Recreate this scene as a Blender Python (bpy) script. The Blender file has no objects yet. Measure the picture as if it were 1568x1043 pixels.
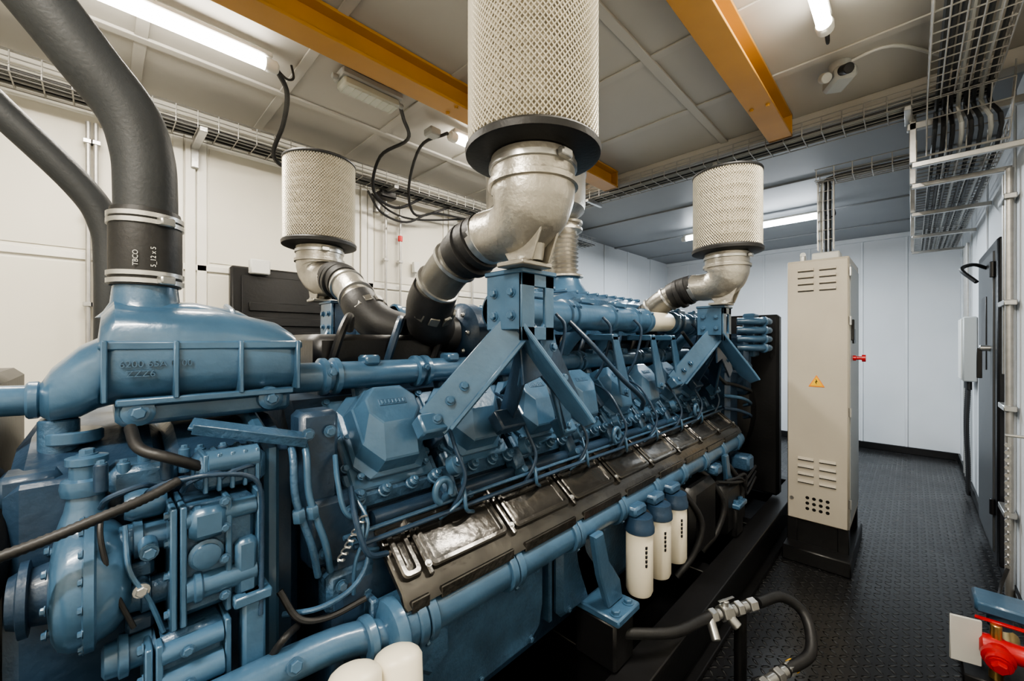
import bpy, math, random, bmesh
from mathutils import Vector as V, Matrix
random.seed(4)
H=1.5   # datum height above the floor: all Z values in the builders are relative to it

# ------------------------------------------------------------------ materials
def mat(name, col, rough=.5, metal=0., var=0., vscale=8., bump=0., bscale=60., coat=0., emit=None, es=0.):
    m=bpy.data.materials.new(name); m.use_nodes=True
    nt=m.node_tree; N=nt.nodes; L=nt.links
    b=N['Principled BSDF']
    b.inputs['Base Color'].default_value=(*col,1)
    b.inputs['Roughness'].default_value=rough
    b.inputs['Metallic'].default_value=metal
    b.inputs['Coat Weight'].default_value=coat
    b.inputs['Coat Roughness'].default_value=.12
    tc=N.new('ShaderNodeTexCoord')
    if var>0:
        n=N.new('ShaderNodeTexNoise'); n.inputs['Scale'].default_value=vscale; n.inputs['Detail'].default_value=4
        r=N.new('ShaderNodeValToRGB')
        r.color_ramp.elements[0].position=.3; r.color_ramp.elements[1].position=.7
        r.color_ramp.elements[0].color=(*[c*(1-var) for c in col],1)
        r.color_ramp.elements[1].color=(*[min(1,c*(1+var)) for c in col],1)
        L.new(tc.outputs['Object'],n.inputs['Vector']); L.new(n.outputs['Fac'],r.inputs['Fac']); L.new(r.outputs['Color'],b.inputs['Base Color'])
    if bump>0:
        n2=N.new('ShaderNodeTexNoise'); n2.inputs['Scale'].default_value=bscale; n2.inputs['Detail'].default_value=3
        bp=N.new('ShaderNodeBump'); bp.inputs['Strength'].default_value=bump; bp.inputs['Distance'].default_value=.004
        L.new(tc.outputs['Object'],n2.inputs['Vector']); L.new(n2.outputs['Fac'],bp.inputs['Height']); L.new(bp.outputs['Normal'],b.inputs['Normal'])
    if emit:
        b.inputs['Emission Color'].default_value=(*emit,1); b.inputs['Emission Strength'].default_value=es
    return m

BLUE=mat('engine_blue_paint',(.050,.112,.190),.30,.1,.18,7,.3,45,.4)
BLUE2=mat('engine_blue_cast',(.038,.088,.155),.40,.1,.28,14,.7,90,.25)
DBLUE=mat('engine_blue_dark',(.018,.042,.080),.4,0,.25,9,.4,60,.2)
COVER=mat('black_heat_shield',(.082,.078,.072),.22,.8,.35,6,.6,24,.3)
BLACK=mat('black_paint',(.008,.008,.009),.38,0,.3,5,.2,50)
RUB=mat('black_rubber',(.013,.013,.014),.5,0,.2,20,.2,80)
INS=mat('pipe_insulation',(.022,.025,.028),.55,0,.12,9,.2,120)
DUCT=mat('grey_duct',(.16,.155,.14),.34,.6,.15,9,.3,60)
SILV=mat('cast_aluminium',(.40,.38,.34),.36,.75,.18,9,.45,70)
STEEL=mat('zinc_steel',(.50,.50,.49),.32,.9,.1,20,.1,80)
TRAY=mat('galvanised_wire',(.42,.41,.39),.4,.7,.1,20)
CREAM=mat('cream_paint',(.72,.67,.55),.38,0,.05,5)
BEIGE=mat('cabinet_beige',(.47,.43,.36),.42,0,.04,3,.1,200)
PAPER=mat('filter_paper',(.40,.36,.28),.85,0,.1,30)
MESHM=mat('filter_mesh',(.70,.66,.56),.4,.35,.05,30)
ORANGE=mat('yellow_beam_paint',(.46,.235,.05),.42,0,.1,3)
RED=mat('red_paint',(.55,.015,.02),.3,0,.1,6)
BRASS=mat('brass',(.6,.4,.15),.3,.9)
YEL=mat('yellow_label',(.85,.5,.02),.5)
ORG=mat('warning_orange',(.85,.28,.02),.5)
WHITEP=mat('white_plastic',(.62,.62,.59),.45)
GREYP=mat('grey_plastic',(.36,.37,.36),.45)
DGREY=mat('dark_grey_panel',(.07,.075,.08),.45)
LENS=mat('diffuser_lens',(.48,.50,.44),.25)
TRIM=mat('trim_white',(.76,.74,.68),.4,0,.05,4)
TRIMB=mat('trim_rear_white',(.70,.72,.74),.4,0,.05,4)
def tubemat(n,c,s): return mat(n,(.9,.9,.9),.4,emit=c,es=s)
GLOWW=tubemat('fluorescent_warm',(1,.94,.83),36)
GLOWC=tubemat('fluorescent_cool',(.88,.94,1),36)

def panel_mat(name,col,dots=True,dotcol=.76,sc=70.,rough=.5):
    m=bpy.data.materials.new(name); m.use_nodes=True
    nt=m.node_tree; N=nt.nodes; L=nt.links; b=N['Principled BSDF']
    b.inputs['Roughness'].default_value=rough
    tc=N.new('ShaderNodeTexCoord')
    n=N.new('ShaderNodeTexNoise'); n.inputs['Scale'].default_value=1.6; n.inputs['Detail'].default_value=3
    r=N.new('ShaderNodeValToRGB')
    r.color_ramp.elements[0].color=(*[c*.88 for c in col],1); r.color_ramp.elements[1].color=(*[c*1.06 for c in col],1)
    L.new(tc.outputs['Object'],n.inputs['Vector']); L.new(n.outputs['Fac'],r.inputs['Fac'])
    out=r.outputs['Color']
    if dots:
        vo=N.new('ShaderNodeTexVoronoi'); vo.inputs['Scale'].default_value=sc; vo.inputs['Randomness'].default_value=0.1
        L.new(tc.outputs['Object'],vo.inputs['Vector'])
        lt=N.new('ShaderNodeMath'); lt.operation='LESS_THAN'; lt.inputs[1].default_value=.28
        L.new(vo.outputs['Distance'],lt.inputs[0])
        mx=N.new('ShaderNodeMixRGB'); mx.blend_type='MULTIPLY'; mx.inputs[2].default_value=(dotcol,dotcol*.97,dotcol*.9,1)
        L.new(lt.outputs[0],mx.inputs[0]); L.new(out,mx.inputs[1]); out=mx.outputs[0]
        bp=N.new('ShaderNodeBump'); bp.inputs['Strength'].default_value=.25; bp.inputs['Distance'].default_value=.003; bp.invert=True
        L.new(lt.outputs[0],bp.inputs['Height']); L.new(bp.outputs['Normal'],b.inputs['Normal'])
    L.new(out,b.inputs['Base Color'])
    return m
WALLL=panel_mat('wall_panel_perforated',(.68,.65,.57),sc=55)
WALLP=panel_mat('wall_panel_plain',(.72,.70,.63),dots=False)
WALLB=panel_mat('wall_panel_rear',(.68,.70,.72),dots=False)
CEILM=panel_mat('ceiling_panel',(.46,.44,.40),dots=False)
CEILS=panel_mat('ceiling_seam_strip',(.48,.46,.42),dots=False)
CEILR=panel_mat('ceiling_rear_panel',(.27,.28,.29),dots=False)

def checker_plate():
    m=bpy.data.materials.new('floor_checker_plate'); m.use_nodes=True
    nt=m.node_tree; N=nt.nodes; L=nt.links; b=N['Principled BSDF']
    b.inputs['Base Color'].default_value=(.014,.014,.015,1)
    tc=N.new('ShaderNodeTexCoord'); sp=N.new('ShaderNodeSeparateXYZ'); L.new(tc.outputs['Object'],sp.inputs[0])
    def M(op,a,bb=None,c=None):
        n=N.new('ShaderNodeMath'); n.operation=op
        for i,x in enumerate((a,bb,c)):
            if x is None: continue
            if isinstance(x,(int,float)): n.inputs[i].default_value=x
            else: L.new(x,n.inputs[i])
        return n.outputs[0]
    C=24.
    gx=M('MULTIPLY',sp.outputs[0],C); gy=M('MULTIPLY',sp.outputs[1],C)
    ix=M('FLOOR',gx); iy=M('FLOOR',gy)
    sx=M('SUBTRACT',M('SUBTRACT',gx,ix),.5); sy=M('SUBTRACT',M('SUBTRACT',gy,iy),.5)
    par=M('MODULO',M('ABSOLUTE',M('ADD',ix,iy)),2.)
    sgn=M('SUBTRACT',M('MULTIPLY',par,2.),1.)
    a=M('ADD',sx,M('MULTIPLY',sy,sgn)); c=M('SUBTRACT',sx,M('MULTIPLY',sy,sgn))
    d=M('SQRT',M('ADD',M('POWER',M('ABSOLUTE',M('DIVIDE',a,.7)),2.),M('POWER',M('ABSOLUTE',M('DIVIDE',c,.24)),2.)))
    h=M('MINIMUM',M('MAXIMUM',M('SUBTRACT',1.,d),0.),.5)
    bp=N.new('ShaderNodeBump'); bp.inputs['Strength'].default_value=1.; bp.inputs['Distance'].default_value=.03
    L.new(h,bp.inputs['Height']); L.new(bp.outputs['Normal'],b.inputs['Normal'])
    mx=N.new('ShaderNodeMixRGB'); mx.inputs[1].default_value=(.012,.012,.013,1); mx.inputs[2].default_value=(.045,.045,.045,1)
    L.new(M('MULTIPLY',h,2.),mx.inputs[0]); L.new(mx.outputs[0],b.inputs['Base Color'])
    no=N.new('ShaderNodeTexNoise'); no.inputs['Scale'].default_value=3; L.new(tc.outputs['Object'],no.inputs['Vector'])
    rr=M('ADD',M('MULTIPLY',no.outputs['Fac'],.25),.16); L.new(rr,b.inputs['Roughness'])
    return m
FLOORM=checker_plate()

# ------------------------------------------------------------------ mesh builder
X=V((1,0,0)); Y=V((0,1,0)); Z=V((0,0,1))
class B:
    def __init__(s): s.v=[];s.f=[];s.m=[];s.mats=[]
    def mi(s,m):
        if m not in s.mats: s.mats.append(m)
        return s.mats.index(m)
    def add(s,vs,fs,m):
        o=len(s.v); k=s.mi(m)
        s.v+= [tuple(v) for v in vs]
        for f in fs: s.f.append([i+o for i in f]); s.m.append(k)
    def box(s,c,size,m,rot=None,b=.004):
        c=V(c); h=[x/2 for x in size]; b=min(b,min(h)*.45)
        idx={}; vs=[]
        for sx in(-1,1):
            for sy in(-1,1):
                for sz in(-1,1):
                    for a in range(3):
                        p=[sx*(h[0]-b),sy*(h[1]-b),sz*(h[2]-b)]
                        p[a]=(sx,sy,sz)[a]*h[a]
                        p=V(p)
                        if rot is not None: p=rot@p
                        idx[(sx,sy,sz,a)]=len(vs); vs.append(c+p)
        fs=[]
        def g(q,a): return idx[(q[0],q[1],q[2],a)]
        for a in range(3):
            o=[i for i in range(3) if i!=a]
            for sg in(-1,1):
                q=[]
                for (p1,p2) in((-1,-1),(1,-1),(1,1),(-1,1)):
                    t=[0,0,0];t[a]=sg;t[o[0]]=p1;t[o[1]]=p2;q.append(g(t,a))
                fs.append(q)
            for p1 in(-1,1):
                for p2 in(-1,1):
                    t1=[0,0,0];t2=[0,0,0];t1[a]=-1;t2[a]=1
                    t1[o[0]]=t2[o[0]]=p1;t1[o[1]]=t2[o[1]]=p2
                    fs.append([g(t1,o[0]),g(t2,o[0]),g(t2,o[1]),g(t1,o[1])])
        for sx in(-1,1):
            for sy in(-1,1):
                for sz in(-1,1):
                    fs.append([idx[(sx,sy,sz,0)],idx[(sx,sy,sz,1)],idx[(sx,sy,sz,2)]])
        s.add(vs,fs,m)
    def bx(s,x0,x1,y0,y1,z0,z1,m,b=.004):
        s.box(((x0+x1)/2,(y0+y1)/2,(z0+z1)/2),(abs(x1-x0),abs(y1-y0),abs(z1-z0)),m,None,b)
    def beam(s,p0,p1,w,t,m,up=Z,b=.003):
        p0=V(p0);p1=V(p1);d=(p1-p0);L=d.length;d.normalize()
        sd=d.cross(V(up)); 
        if sd.length<1e-4: sd=d.cross(X)
        sd.normalize(); u=sd.cross(d)
        R=Matrix((d,sd,u)).transposed()
        s.box((p0+p1)/2,(L,w,t),m,R,b)
    def lathe(s,p0,d,prof,m,n=24,cap=True):
        p0=V(p0);d=V(d).normalized()
        a=d.orthogonal().normalized(); bb=d.cross(a)
        vs=[];fs=[]
        for(t,r) in prof:
            for i in range(n):
                an=2*math.pi*(i+.5)/n
                vs.append(p0+d*t+(a*math.cos(an)+bb*math.sin(an))*max(r,.0003))
        for k in range(len(prof)-1):
            for i in range(n):
                j=(i+1)%n
                fs.append([k*n+i,k*n+j,(k+1)*n+j,(k+1)*n+i])
        if cap:
            fs.append(list(range(n))[::-1]); fs.append([(len(prof)-1)*n+i for i in range(n)])
        s.add(vs,fs,m)
    def cyl(s,p0,p1,r,m,n=20,r1=None,ch=.0):
        p0=V(p0);p1=V(p1);L=(p1-p0).length
        r1=r if r1 is None else r1
        c=ch if ch else min(.003,r*.2,L*.2)
        s.lathe(p0,p1-p0,[(0,r-c),(c,r),(L-c,r1),(L,r1-c)],m,n)
    def bolt(s,p,d,r,m=None):
        m=m or BLUE
        s.lathe(p,d,[(0,r*1.35),(r*.25,r*1.35)],m,12)
        s.lathe(V(p),d,[(0,r),(r*.9,r),(r*1.05,r*.8)],m,6)
    def tube(s,pts,r,m,n=12,res=6,corr=0,smooth=True,cap=True):
        P=[V(p) for p in pts]
        rs=r if isinstance(r,(list,tuple)) else [r]*len(P)
        if smooth and len(P)>2:
            Q=[P[0]*2-P[1]]+P+[P[-1]*2-P[-2]]; out=[];ro=[]
            for i in range(1,len(Q)-2):
                a,b,c,d=Q[i-1:i+3]
                for k in range(res):
                    t=k/res
                    out.append(.5*((2*b)+(c-a)*t+(2*a-5*b+4*c-d)*t*t+(3*b-a-3*c+d)*t**3))
                    ro.append(rs[i-1]*(1-t)+rs[i]*t)
            out.append(P[-1]);ro.append(rs[-1]); P=out;rs=ro
        if corr:
            L=[0]
            for i in range(1,len(P)): L.append(L[-1]+(P[i]-P[i-1]).length)
            T=L[-1]; cnt=max(4,int(T/corr)*2); out=[];ro=[]; j=0
            for k in range(cnt+1):
                q=T*k/cnt
                while j<len(L)-2 and L[j+1]<q: j+=1
                t=(q-L[j])/max(1e-9,L[j+1]-L[j])
                out.append(P[j].lerp(P[j+1],t)); ro.append((rs[j]*(1-t)+rs[j+1]*t)*(1.0 if k%2 else .86))
            P=out;rs=ro
        vs=[];fs=[];u=None
        for i,p in enumerate(P):
            d=(P[min(i+1,len(P)-1)]-P[max(i-1,0)]).normalized()
            if u is None: u=d.orthogonal().normalized()
            u=(u-d*u.dot(d)); 
            if u.length<1e-6: u=d.orthogonal()
            u.normalize(); w=d.cross(u)
            for k in range(n):
                a=2*math.pi*k/n
                vs.append(p+(u*math.cos(a)+w*math.sin(a))*rs[i])
        for i in range(len(P)-1):
            for k in range(n):
                j=(k+1)%n
                fs.append([i*n+k,i*n+j,(i+1)*n+j,(i+1)*n+k])
        if cap: fs.append(list(range(n))[::-1]); fs.append([(len(P)-1)*n+k for k in range(n)])
        s.add(vs,fs,m)
    def prism(s,prof,o,a1,a2,ext,m,b=.004):
        o=V(o);a1=V(a1);a2=V(a2);ext=V(ext);L=ext.length;e=ext.normalized()
        n=len(prof)
        A=sum(prof[i][0]*prof[(i+1)%n][1]-prof[(i+1)%n][0]*prof[i][1] for i in range(n))
        if A<0: prof=prof[::-1]
        def off(bv):
            r=[]
            for i in range(n):
                p=V(prof[i]);q=V(prof[i-1]);t=V(prof[(i+1)%n])
                d1=(p-q).normalized();d2=(t-p).normalized()
                n1=V((-d1.y,d1.x));n2=V((-d2.y,d2.x))
                k=n1+n2; den=max(.25,k.dot(n1)); r.append(p+k*(bv/den))
            return r
        ins=off(b); ful=[V(p) for p in prof]
        rings=[(ins,0),(ful,b),(ful,L-b),(ins,L)]
        vs=[];fs=[]
        for pr,t in rings:
            for p in pr: vs.append(o+a1*p[0]+a2*p[1]+e*t)
        for k in range(3):
            for i in range(n):
                j=(i+1)%n; fs.append([k*n+i,k*n+j,(k+1)*n+j,(k+1)*n+i])
        fs.append(list(range(n))[::-1]); fs.append([3*n+i for i in range(n)])
        s.add(vs,fs,m)
    def loft(s,rings,m,cap=True):
        n=len(rings[0]);vs=[p for r in rings for p in r];fs=[]
        for k in range(len(rings)-1):
            for i in range(n):
                j=(i+1)%n; fs.append([k*n+i,k*n+j,(k+1)*n+j,(k+1)*n+i])
        if cap: fs.append(list(range(n))[::-1]); fs.append([(len(rings)-1)*n+i for i in range(n)])
        s.add(vs,fs,m)
    def done(s,name,parent=None,smooth=True,ang=38):
        me=bpy.data.meshes.new(name)
        me.from_pydata([(v[0],v[1],v[2]+H) for v in s.v],[],s.f)
        for m in s.mats: me.materials.append(m)
        me.polygons.foreach_set('material_index',s.m)
        bm=bmesh.new();bm.from_mesh(me)
        bmesh.ops.recalc_face_normals(bm,faces=bm.faces);bm.to_mesh(me);bm.free()
        if smooth:
            me.shade_smooth(); me.set_sharp_from_angle(angle=math.radians(ang))
        ob=bpy.data.objects.new(name,me);bpy.context.collection.objects.link(ob)
        if parent: ob.parent=parent
        return ob
def empty(name):
    e=bpy.data.objects.new(name,None);bpy.context.collection.objects.link(e);e.empty_display_size=.1;return e
def mirror(ob,name,parent,yc=1.47,dx=0.):
    me=ob.data.copy()
    me.transform(Matrix.Translation((dx,2*yc,0))@Matrix.Diagonal((1,-1,1,1)))
    me.flip_normals()
    o=bpy.data.objects.new(name,me);bpy.context.collection.objects.link(o);o.parent=parent;return o
def copyobj(ob,name,parent,dx=0.):
    o=bpy.data.objects.new(name,ob.data);bpy.context.collection.objects.link(o);o.parent=parent;o.location.x=dx;return o

# ------------------------------------------------------------------ room
X0,X1=-2.0,7.52; Y0,Y1=-.43,3.29; ZC=1.46; ZF=-1.5; XR=3.25
b=B(); b.bx(X0-.1,X1+.1,Y0-.1,Y1+.1,ZF-.1,ZF,FLOORM,0); b.done('floor',smooth=False)
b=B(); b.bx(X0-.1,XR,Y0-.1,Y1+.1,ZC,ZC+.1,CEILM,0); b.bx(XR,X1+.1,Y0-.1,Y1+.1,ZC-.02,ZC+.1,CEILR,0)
x=X0+.25
while x<XR:      # cross seams on ceiling sheets
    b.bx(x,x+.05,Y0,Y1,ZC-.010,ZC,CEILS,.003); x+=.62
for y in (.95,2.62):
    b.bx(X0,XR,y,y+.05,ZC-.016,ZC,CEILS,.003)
b.bx(XR-.05,XR+.05,Y0,Y1,ZC-.09,ZC,CEILS,.003)
for x in (4.4,5.6,6.7): b.bx(x,x+.05,Y0,Y1,ZC-.035,ZC-.02,CEILR,.002)
b.done('ceiling')
b=B(); b.bx(X0,4.6,Y1,Y1+.1,ZF,ZC,WALLP,0); b.bx(4.6,X1,Y1,Y1+.1,ZF,ZC,WALLB,0)
xs=[-1.6,-.55,.40,1.55,2.45,3.45,4.5]
for i in range(6):
    for z0,z1 in((-1.4,.43),(.51,1.26)):
        b.bx(xs[i]+.10,xs[i+1]-.10,Y1-.006,Y1,z0,z1,WALLL,.002)
b.done('wall_left',smooth=False)
b=B(); b.bx(X0,3.4,Y0-.1,Y0,ZF,ZC,WALLP,0); b.bx(3.4,X1,Y0-.1,Y0,ZF,ZC,WALLB,0); b.done('wall_right',smooth=False)
b=B(); b.bx(X1,X1+.1,Y0,Y1,ZF,ZC,WALLB,0); b.done('wall_back',smooth=False)
b=B(); b.bx(X0-.1,X0,Y0,Y1,ZF,ZC,WALLP,0); b.done('wall_front',smooth=False)
# trims
b=B()
for x in xs:
    for dx in (-.06,.0,.06): b.bx(x+dx-.026,x+dx+.026,Y1-.014-(.010 if dx==0 else 0),Y1,ZF,ZC-.08,TRIM,.004)
for z in (1.32,.47): b.bx(X0,4.6,Y1-.014,Y1,z-.02,z+.02,TRIM,.003)
b.bx(X0,4.6,Y1-.05,Y1,ZC-.05,ZC,TRIM,.004)
b.done('trim_1')
b=B()
for y in (.05,.50,1.1,1.7,2.3,2.9):
    b.bx(X1-.012,X1,y-.014,y+.014,ZF,ZC-.02,TRIMB,.003)
for x in (5.3,6.0,6.8): b.bx(x,x+.025,Y1-.012,Y1,ZF,ZC-.02,TRIMB,.003)
for x in (3.7,4.9,6.1,7.1): b.bx(x,x+.03,Y0,Y0+.012,ZF,ZC-.02,TRIMB,.003)
b.bx(X1-.04,X1,Y0,Y1,ZC-.08,ZC-.02,TRIMB,.003)
b.done('trim_2')
b=B(); b.bx(X1-.03,X1,Y0,Y1,ZF,ZF+.09,BLACK,.004); b.done('baseboard_back')
b=B(); b.bx(2.5,X1-.03,Y0,Y0+.02,ZF,ZF+.09,BLACK,.004); b.done('baseboard_right')

# ------------------------------------------------------------------ crane beams
def crane(y,name):
    b=B()
    b.bx(X0,3.12,y-.065,y+.065,1.31,1.325,ORANGE,.002)
    b.bx(X0,3.12,y-.065,y+.065,1.44,1.455,ORANGE,.002)
    b.bx(X0,3.12,y-.008,y+.008,1.32,1.45,ORANGE,.001)
    b.bx(3.10,3.115,y-.065,y+.065,1.31,1.455,ORANGE,.002)
    for x in (-1,0.2,1.4,2.6):
        for s in (-1,1): b.bolt((x,y+s*.04,1.31),-Z,.01,ORANGE)
    return b.done(name)
crane(1.86,'crane_beam'); crane(.61,'crane_beam.001')

# ------------------------------------------------------------------ lamps
def lamp(name,p0,p1,glow,col,power):
    e=empty(name); p0=V(p0);p1=V(p1);d=(p1-p0).normalized();sd=d.cross(Z)
    b=B(); b.beam(p0+Z*.045,p1+Z*.045,.05,.025,WHITEP,b=.006)
    for p,s in((p0,1),(p1,-1)):
        b.lathe(p+d*s*(-.03),d*s,[(0,.02),(.01,.032),(.05,.034),(.06,.03)],WHITEP,16)
    b.tube([p1+d*.02,p1+d*.07-Z*.03,p1+d*.10-Z*.01,p1+d*.09+Z*.05],.006,RUB,8)
    b.done('housing',e)
    b=B(); b.lathe(p0+d*.03,d,[(0,.027),((p1-p0).length-.06,.027)],glow,16); b.done('tube',e)
    ld=bpy.data.lights.new('lamp_light','AREA'); ld.shape='RECTANGLE'; L=(p1-p0).length
    ld.size=L-.08; ld.size_y=.05; ld.energy=power; ld.color=col
    lo=bpy.data.objects.new('lamp_light',ld); bpy.context.collection.objects.link(lo); lo.parent=e
    lo.location=(p0+p1)/2+V((0,0,H-.03)); lo.rotation_euler=(0,0,math.atan2(d.y,d.x))
W=(1,.93,.81); C=(.84,.93,1)
lamp('fluorescent_lamp',(-.62,2.28,1.37),(.6,2.28,1.37),GLOWW,W,46)
lamp('fluorescent_lamp.001',(1.0,.27,1.37),(2.22,.27,1.37),GLOWW,W,46)
lamp('fluorescent_lamp.002',(1.66,2.2,1.37),(2.88,2.2,1.37),GLOWW,W,40)
lamp('fluorescent_lamp.003',(5.3,2.1,1.31),(5.3,.66,1.31),GLOWC,C,120)
lamp('added_fill_lamp',(-1.6,.4,1.37),(-.4,.4,1.37),GLOWW,W,75)  # added out-of-view lamp behind the camera, brightens the room

# emergency luminaire
b=B(); p=V((1.07,2.19,1.41))
b.box(p+Z*.02,(.36,.13,.04),GREYP,None,.012); b.box(p-Z*.02,(.33,.105,.05),LENS,None,.02)
for s in(-1,1): b.cyl(p+X*.18*s,p+X*.21*s,.015,GREYP)
for k in range(8): b.box(p+V((-.14+.04*k,0,-.045)),(.006,.09,.005),LENS,None,.001)
b.done('emergency_light')
b=B(); p=V((2.74,.27,1.40)); b.lathe(p+Z*.06,-Z,[(0,.05),(.03,.05),(.05,.04),(.07,.04)],GREYP,20)
b.box(p+V((-.02,.0,-.03)),(.16,.10,.07),GREYP,Matrix.Rotation(.5,3,'Z'),.02)
b.cyl(p+V((-.1,-.02,-.03)),p+V((-.14,-.05,-.05)),.025,BLACK)
b.cyl(p+V((-.09,.06,-.03)),p+V((-.12,.04,-.05)),.025,GREYP)
b.tube([p+V((0,0,.05)),p+V((.0,-.2,.055)),p+V((.3,-.4,.05))],.008,WHITEP,8)
b.done('security_sensor')

# ------------------------------------------------------------------ cable trays
def basket(b,p0,p1,side,up,step=.1,nw=5,r=.0034,nh=2):
    p0=V(p0);p1=V(p1);side=V(side);up=V(up);L=(p1-p0).length;d=(p1-p0).normalized()
    for i in range(nw):
        o=side*(i/(nw-1)); b.tube([p0+o,p1+o],r,TRAY,5,smooth=False)
    for i in range(1,nh+1):
        o=up*(i/nh)
        for q in(0,1): b.tube([p0+side*q+o,p1+side*q+o],r,TRAY,5,smooth=False)
    k=0
    while k<=L:
        q=p0+d*k; b.tube([q+up,q,q+side,q+side+up],r,TRAY,5,smooth=False); k+=step
ct=empty('cable_tray')
b=B(); basket(b,(X0,2.98,1.25),(4.6,2.98,1.25),(0,.2,0),(0,0,.10),nh=3)
cm=[RUB,GREYP,RUB,INS,BLACK,GREYP,RUB]
for i in range(7): b.tube([(X0,3.0+.025*i,1.265),(0,3.0+.024*i,1.268+.004*(i%3)),(1,3.01+.024*i,1.264+.006*(i%2)),(2,3.0+.025*i,1.262),(4.6,3.0+.025*i,1.265)],.008,cm[i],6)
for x in (-.9,.42,1.66,2.9,4.1): b.bx(x-.02,x+.02,2.93,Y1,1.215,1.245,STEEL,.003); b.bx(x-.02,x+.02,3.24,Y1,1.1,1.245,STEEL,.003)
b.done('wire_basket',ct)
b=B()
b.tube([(.62,2.28,1.37),(.72,2.45,1.36),(.80,2.8,1.35),(.80,3.0,1.22),(.95,3.1,1.2),(1.2,3.1,1.28)],.013,RUB,8)
b.tube([(1.27,2.2,1.41),(1.35,2.3,1.41),(1.5,2.5,1.4),(1.45,2.8,1.36),(1.5,3.0,1.17),(1.75,3.1,1.12),(2.0,3.1,1.26)],.012,RUB,8)
b.tube([(1.62,2.2,1.38),(1.6,2.5,1.38),(1.75,2.9,1.22),(1.95,3.1,1.1),(2.3,3.1,1.25)],.011,RUB,8)
b.tube([(1.5,3.1,1.2),(1.62,3.1,1.05),(1.85,3.1,1.02),(2.1,3.1,1.15),(2.4,3.1,1.18),(2.9,3.1,1.2)],.010,RUB,8)
b.tube([(1.55,3.14,1.2),(1.7,3.14,1.10),(1.9,3.14,1.07),(2.2,3.14,1.12),(2.6,3.14,1.22)],.009,RUB,8)
b.box((1.57,2.3,1.40),(.09,.09,.05),GREYP,None,.01); b.box((1.66,3.1,1.2),(.14,.1,.06),BLACK,None,.01)
b.done('hanging_cables',ct)
b=B(); basket(b,(3.14,-.3,1.30),(3.14,2.9,1.30),(.2,0,0),(0,0,.09),nh=3)
for i in range(6): b.tube([(3.16+.03*i,-.3,1.315),(3.155+.03*i,1.2,1.312),(3.16+.03*i,2.9,1.315)],.009,cm[i],6)
for y in (.0,1.0,2.1): b.bx(3.12,3.36,y,y+.03,1.27,1.295,STEEL,.003)
b.done('cable_tray.001')
b=B(); basket(b,(.6,-.30,1.28),(3.1,-.30,1.28),(0,.24,0),(0,0,.10),.08,6)
basket(b,(3.3,-.36,1.05),(6.9,-.36,1.05),(0,.34,0),(0,0,.10),.08,7); 
basket(b,(3.1,-.36,1.28),(3.3,-.36,1.05),(0,.3,0),(0,0,.08))
for x in (3.3,3.75,4.6,5.6,6.6): b.bx(x,x+.03,-.42,.0,1.0,1.03,STEEL,.003); b.bx(x,x+.03,-.02,.01,1.03,ZC-.02,STEEL,.003)
b.bx(3.3,3.34,-.42,.02,1.22,1.26,STEEL,.003)
for i in range(8): b.tube([(.6,-.28+.026*i,1.297),(3.1,-.28+.026*i,1.297),(3.4,-.33+.035*i,1.07),(6.8,-.33+.035*i,1.07)],.010,[RUB,GREYP,INS,RUB,GREYP,BLACK,RUB,INS][i],6)
b.done('cable_tray.002')
b=B(); basket(b,(3.62,-.01,1.15),(3.62,.5,1.15),(.16,0,0),(0,0,.08))
basket(b,(3.68,.40,1.15),(3.68,.40,.66),(0,.09,0),(.05,0,0),.07,4)
for i in range(3): b.tube([(3.67+.03*i,-.01,1.17),(3.67+.03*i,.40,1.17),(3.70,.42+.025*i,1.1),(3.70,.42+.025*i,.64)],.009,[RUB,INS,GREYP][i],6)
b.done('cable_tray.003')

# conduits on left wall
b=B()
for x,z0,z1 in ((-.05,-.6,1.21),(-.02,-.6,1.21),(1.73,-.5,1.21),(1.87,-.5,1.2),(2.7,-.5,1.2)):
    b.cyl((x,3.24,z0),(x,3.24,z1),.011,TRAY,10)
    for z in(.2,.7,1.1): b.bx(x-.02,x+.02,3.225,3.264,z-.012,z+.012,STEEL,.002)
b.cyl((1.87,3.24,.88),(1.87,3.24,.93),.02,RED,12)
b.bx(2.0,2.06,3.22,3.264,.62,.72,WHITEP,.006)
b.bx(.33,.37,3.22,3.264,.05,.12,WHITEP,.006); b.tube([(.35,3.22,.08),(.37,3.2,.02),(.45,3.2,-.05),(.57,3.2,-.04)],.006,RUB,8)
b.done('electrical_conduit')
# black fan louvre panel on left wall
b=B(); b.bx(.60,1.42,3.2,3.264,-1.45,.50,BLACK,.03); b.bx(.66,1.36,3.185,3.2,-1.4,.44,BLACK,.01)
for z in range(16): b.bx(.70,1.32,3.17,3.19,-1.3+z*.1,-1.24+z*.1,BLACK,.006)
b.bx(.70,.82,3.14,3.2,.45,.55,WHITEP,.008)
b.done('ventilation_panel')

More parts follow.
